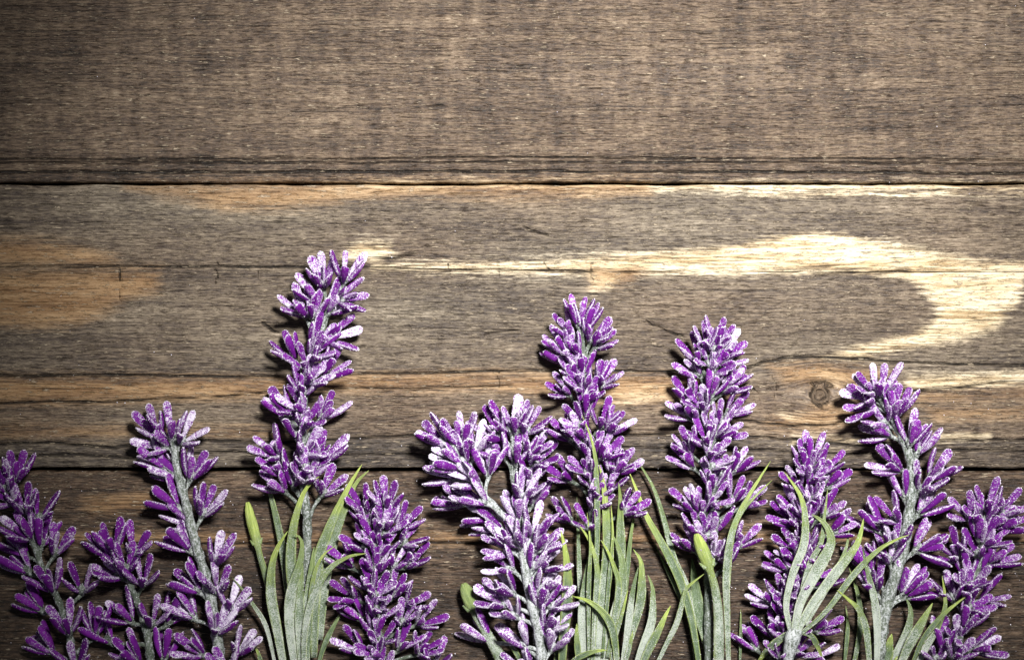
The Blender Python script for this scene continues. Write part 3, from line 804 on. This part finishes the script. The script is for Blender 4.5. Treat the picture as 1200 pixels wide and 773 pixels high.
root = link('leaf_spray', None); root.empty_display_size = .01
org = P(922, 800, 0); root.location = org; org = np.array(org)
root['label'] = 'whorl of long frosted grey-green leaves lying over a lavender sprig'
root['category'] = 'leaf spray'
V, F = [], []
pp = catmull([(933, 736, 60), (928, 750, 58), (924, 772, 54), (921, 812, 44)], 14)
tube(V, F, np.array([P(*q) for q in pp]) - org, np.array([7, 8.5, 9, 8.5, 8, 7, 6, 5.5, 5.5, 5.5, 5.5, 5.5, 5.5, 5.5]) * S, 12, .15)
so = link('stem', mesh('stem', V, F, [M_STEM]), root); so['frost'] = .85
for lf in LM: add_leaf(root, org, *lf)

LK = [
    ('leaf', [(991, 709), (993, 725), (993, 742), (989, 785)], 6, .3, .2, (6, 9, 9)),
    ('leaf', [(995, 665), (1003, 687), (1008, 715), (1007, 743), (999, 785)], 8.5, .4, .35, (10, 14, 12)),
    ('leaf', [(1061, 699), (1066, 710), (1067, 722), (1062, 742), (1048, 770), (1040, 795)], 12, .2, .9, (24, 26, 20)),
    ('leaf', [(1045, 742), (1042, 755), (1036, 790)], 15, .8, .25, (30, 28, 24)),
    ('leaf', [(1104, 674), (1107, 696), (1107, 713), (1099, 731), (1086, 752), (1070, 785)], 8, .9, .4, (50, 44, 30)),
    ('leaf', [(1134, 697), (1119, 708), (1104, 721), (1089, 738), (1078, 755), (1066, 785)], 7.5, .9, .3, (60, 50, 34)),
    ('leaf', [(1106, 724), (1098, 738), (1086, 756), (1070, 788)], 10, .3, .85, (40, 40, 34)),
    ('leaf', [(1093, 706), (1086, 718), (1078, 732), (1065, 755), (1052, 785)], 15, .7, .7, (42, 42, 34)),
    ('leaf', [(981, 691), (994, 702), (1006, 714), (1015, 739), (1020, 790)], 10, .9, .6, (56, 46, 36)),
    ('leaf', [(1011, 643), (1014, 660), (1018, 675), (1025, 705), (1028, 740), (1027, 790)], 11, .15, 1.0, (52, 50, 40)),
    ('leaf', [(1052, 768), (1048, 776), (1044, 795)], 8, .8, .4, (36, 36, 34)),
]
sprig('lavender sprig with a thick furry grey stem curving away below the wood knot',
      [(1022, 448), (1037, 473), (1050, 496), (1061, 521), (1068, 547), (1068, 580), (1064, 612), (1059, 641), (1050, 672), (1040, 702), (1033, 738), (1026, 800)],
      [(1025, 462, 1009, 441), (1033, 462, 1035, 434), (1051, 486, 1056, 444), (1022, 467, 999, 452), (1024, 478, 993, 475), (1042, 510, 1011, 496), (1075, 531, 1089, 492),
       (1055, 551, 1026, 533), (1090, 560, 1108, 534), (1051, 611, 1026, 588), (1060, 582, 1057, 560, -5), (1077, 602, 1104, 576), (1073, 644, 1104, 609), (1077, 646, 1111, 640),
       (1042, 658, 1032, 627), (1026, 691, 1013, 663), (1032, 622, 1016, 603, -6), (1057, 695, 1071, 663), (1063, 699, 1095, 683), (1046, 486, 1044, 458), (1066, 520, 1070, 485),
       (1020, 670, 1008, 645, -6), (1078, 575, 1086, 550), (1050, 640, 1046, 612), (1038, 496, 1022, 484)],
      zs=[28, 30, 30, 30, 30, 28, 26, 22], r0=6.4, r1=8.2, frost=.60, leaves=LK, seed=21)

sprig('small lavender sprig with a wide splayed top, next to the thick furry-stemmed one',
      [(1157, 596), (1154, 625), (1151, 642), (1145, 666), (1137, 692), (1130, 716), (1124, 746), (1116, 800)],
      [(1156, 597, 1159, 570), (1147, 630, 1145, 595), (1136, 608, 1119, 587), (1171, 603, 1185, 581), (1170, 619, 1196, 603), (1159, 659, 1186, 641), (1134, 676, 1131, 638),
       (1123, 652, 1109, 628), (1150, 702, 1171, 682), (1117, 702, 1108, 671), (1130, 734, 1139, 703), (1140, 761, 1166, 746), (1118, 772, 1124, 746), (1105, 761, 1104, 726),
       (1096, 772, 1090, 750, -4), (1150, 612, 1140, 585), (1162, 618, 1176, 592), (1150, 670, 1160, 650, -6)],
      zs=28, r0=4.0, r1=5.4, frost=.50, size=.96, fill=True, seed=22)

# ------------------------------------------------------------------ frost crystals fallen on the wood
V, F = [], []
r = random.Random(3)
for _ in range(520):
    x = r.uniform(0, 1200); y = 773 - abs(r.gauss(0, 150))
    if r.random() < .12: y = r.uniform(0, 773)
    octa(V, F, np.array((x - 600, -(y - 386.5), .35)), r.uniform(.35, .95))
fz = link('frost_grains', mesh('frost_grains', np.array(V) * S, F, [M_GRAIN], False))
fz['kind'] = 'stuff'; fz['label'] = 'tiny white frost grains scattered on the planks'; fz['category'] = 'frost grains'
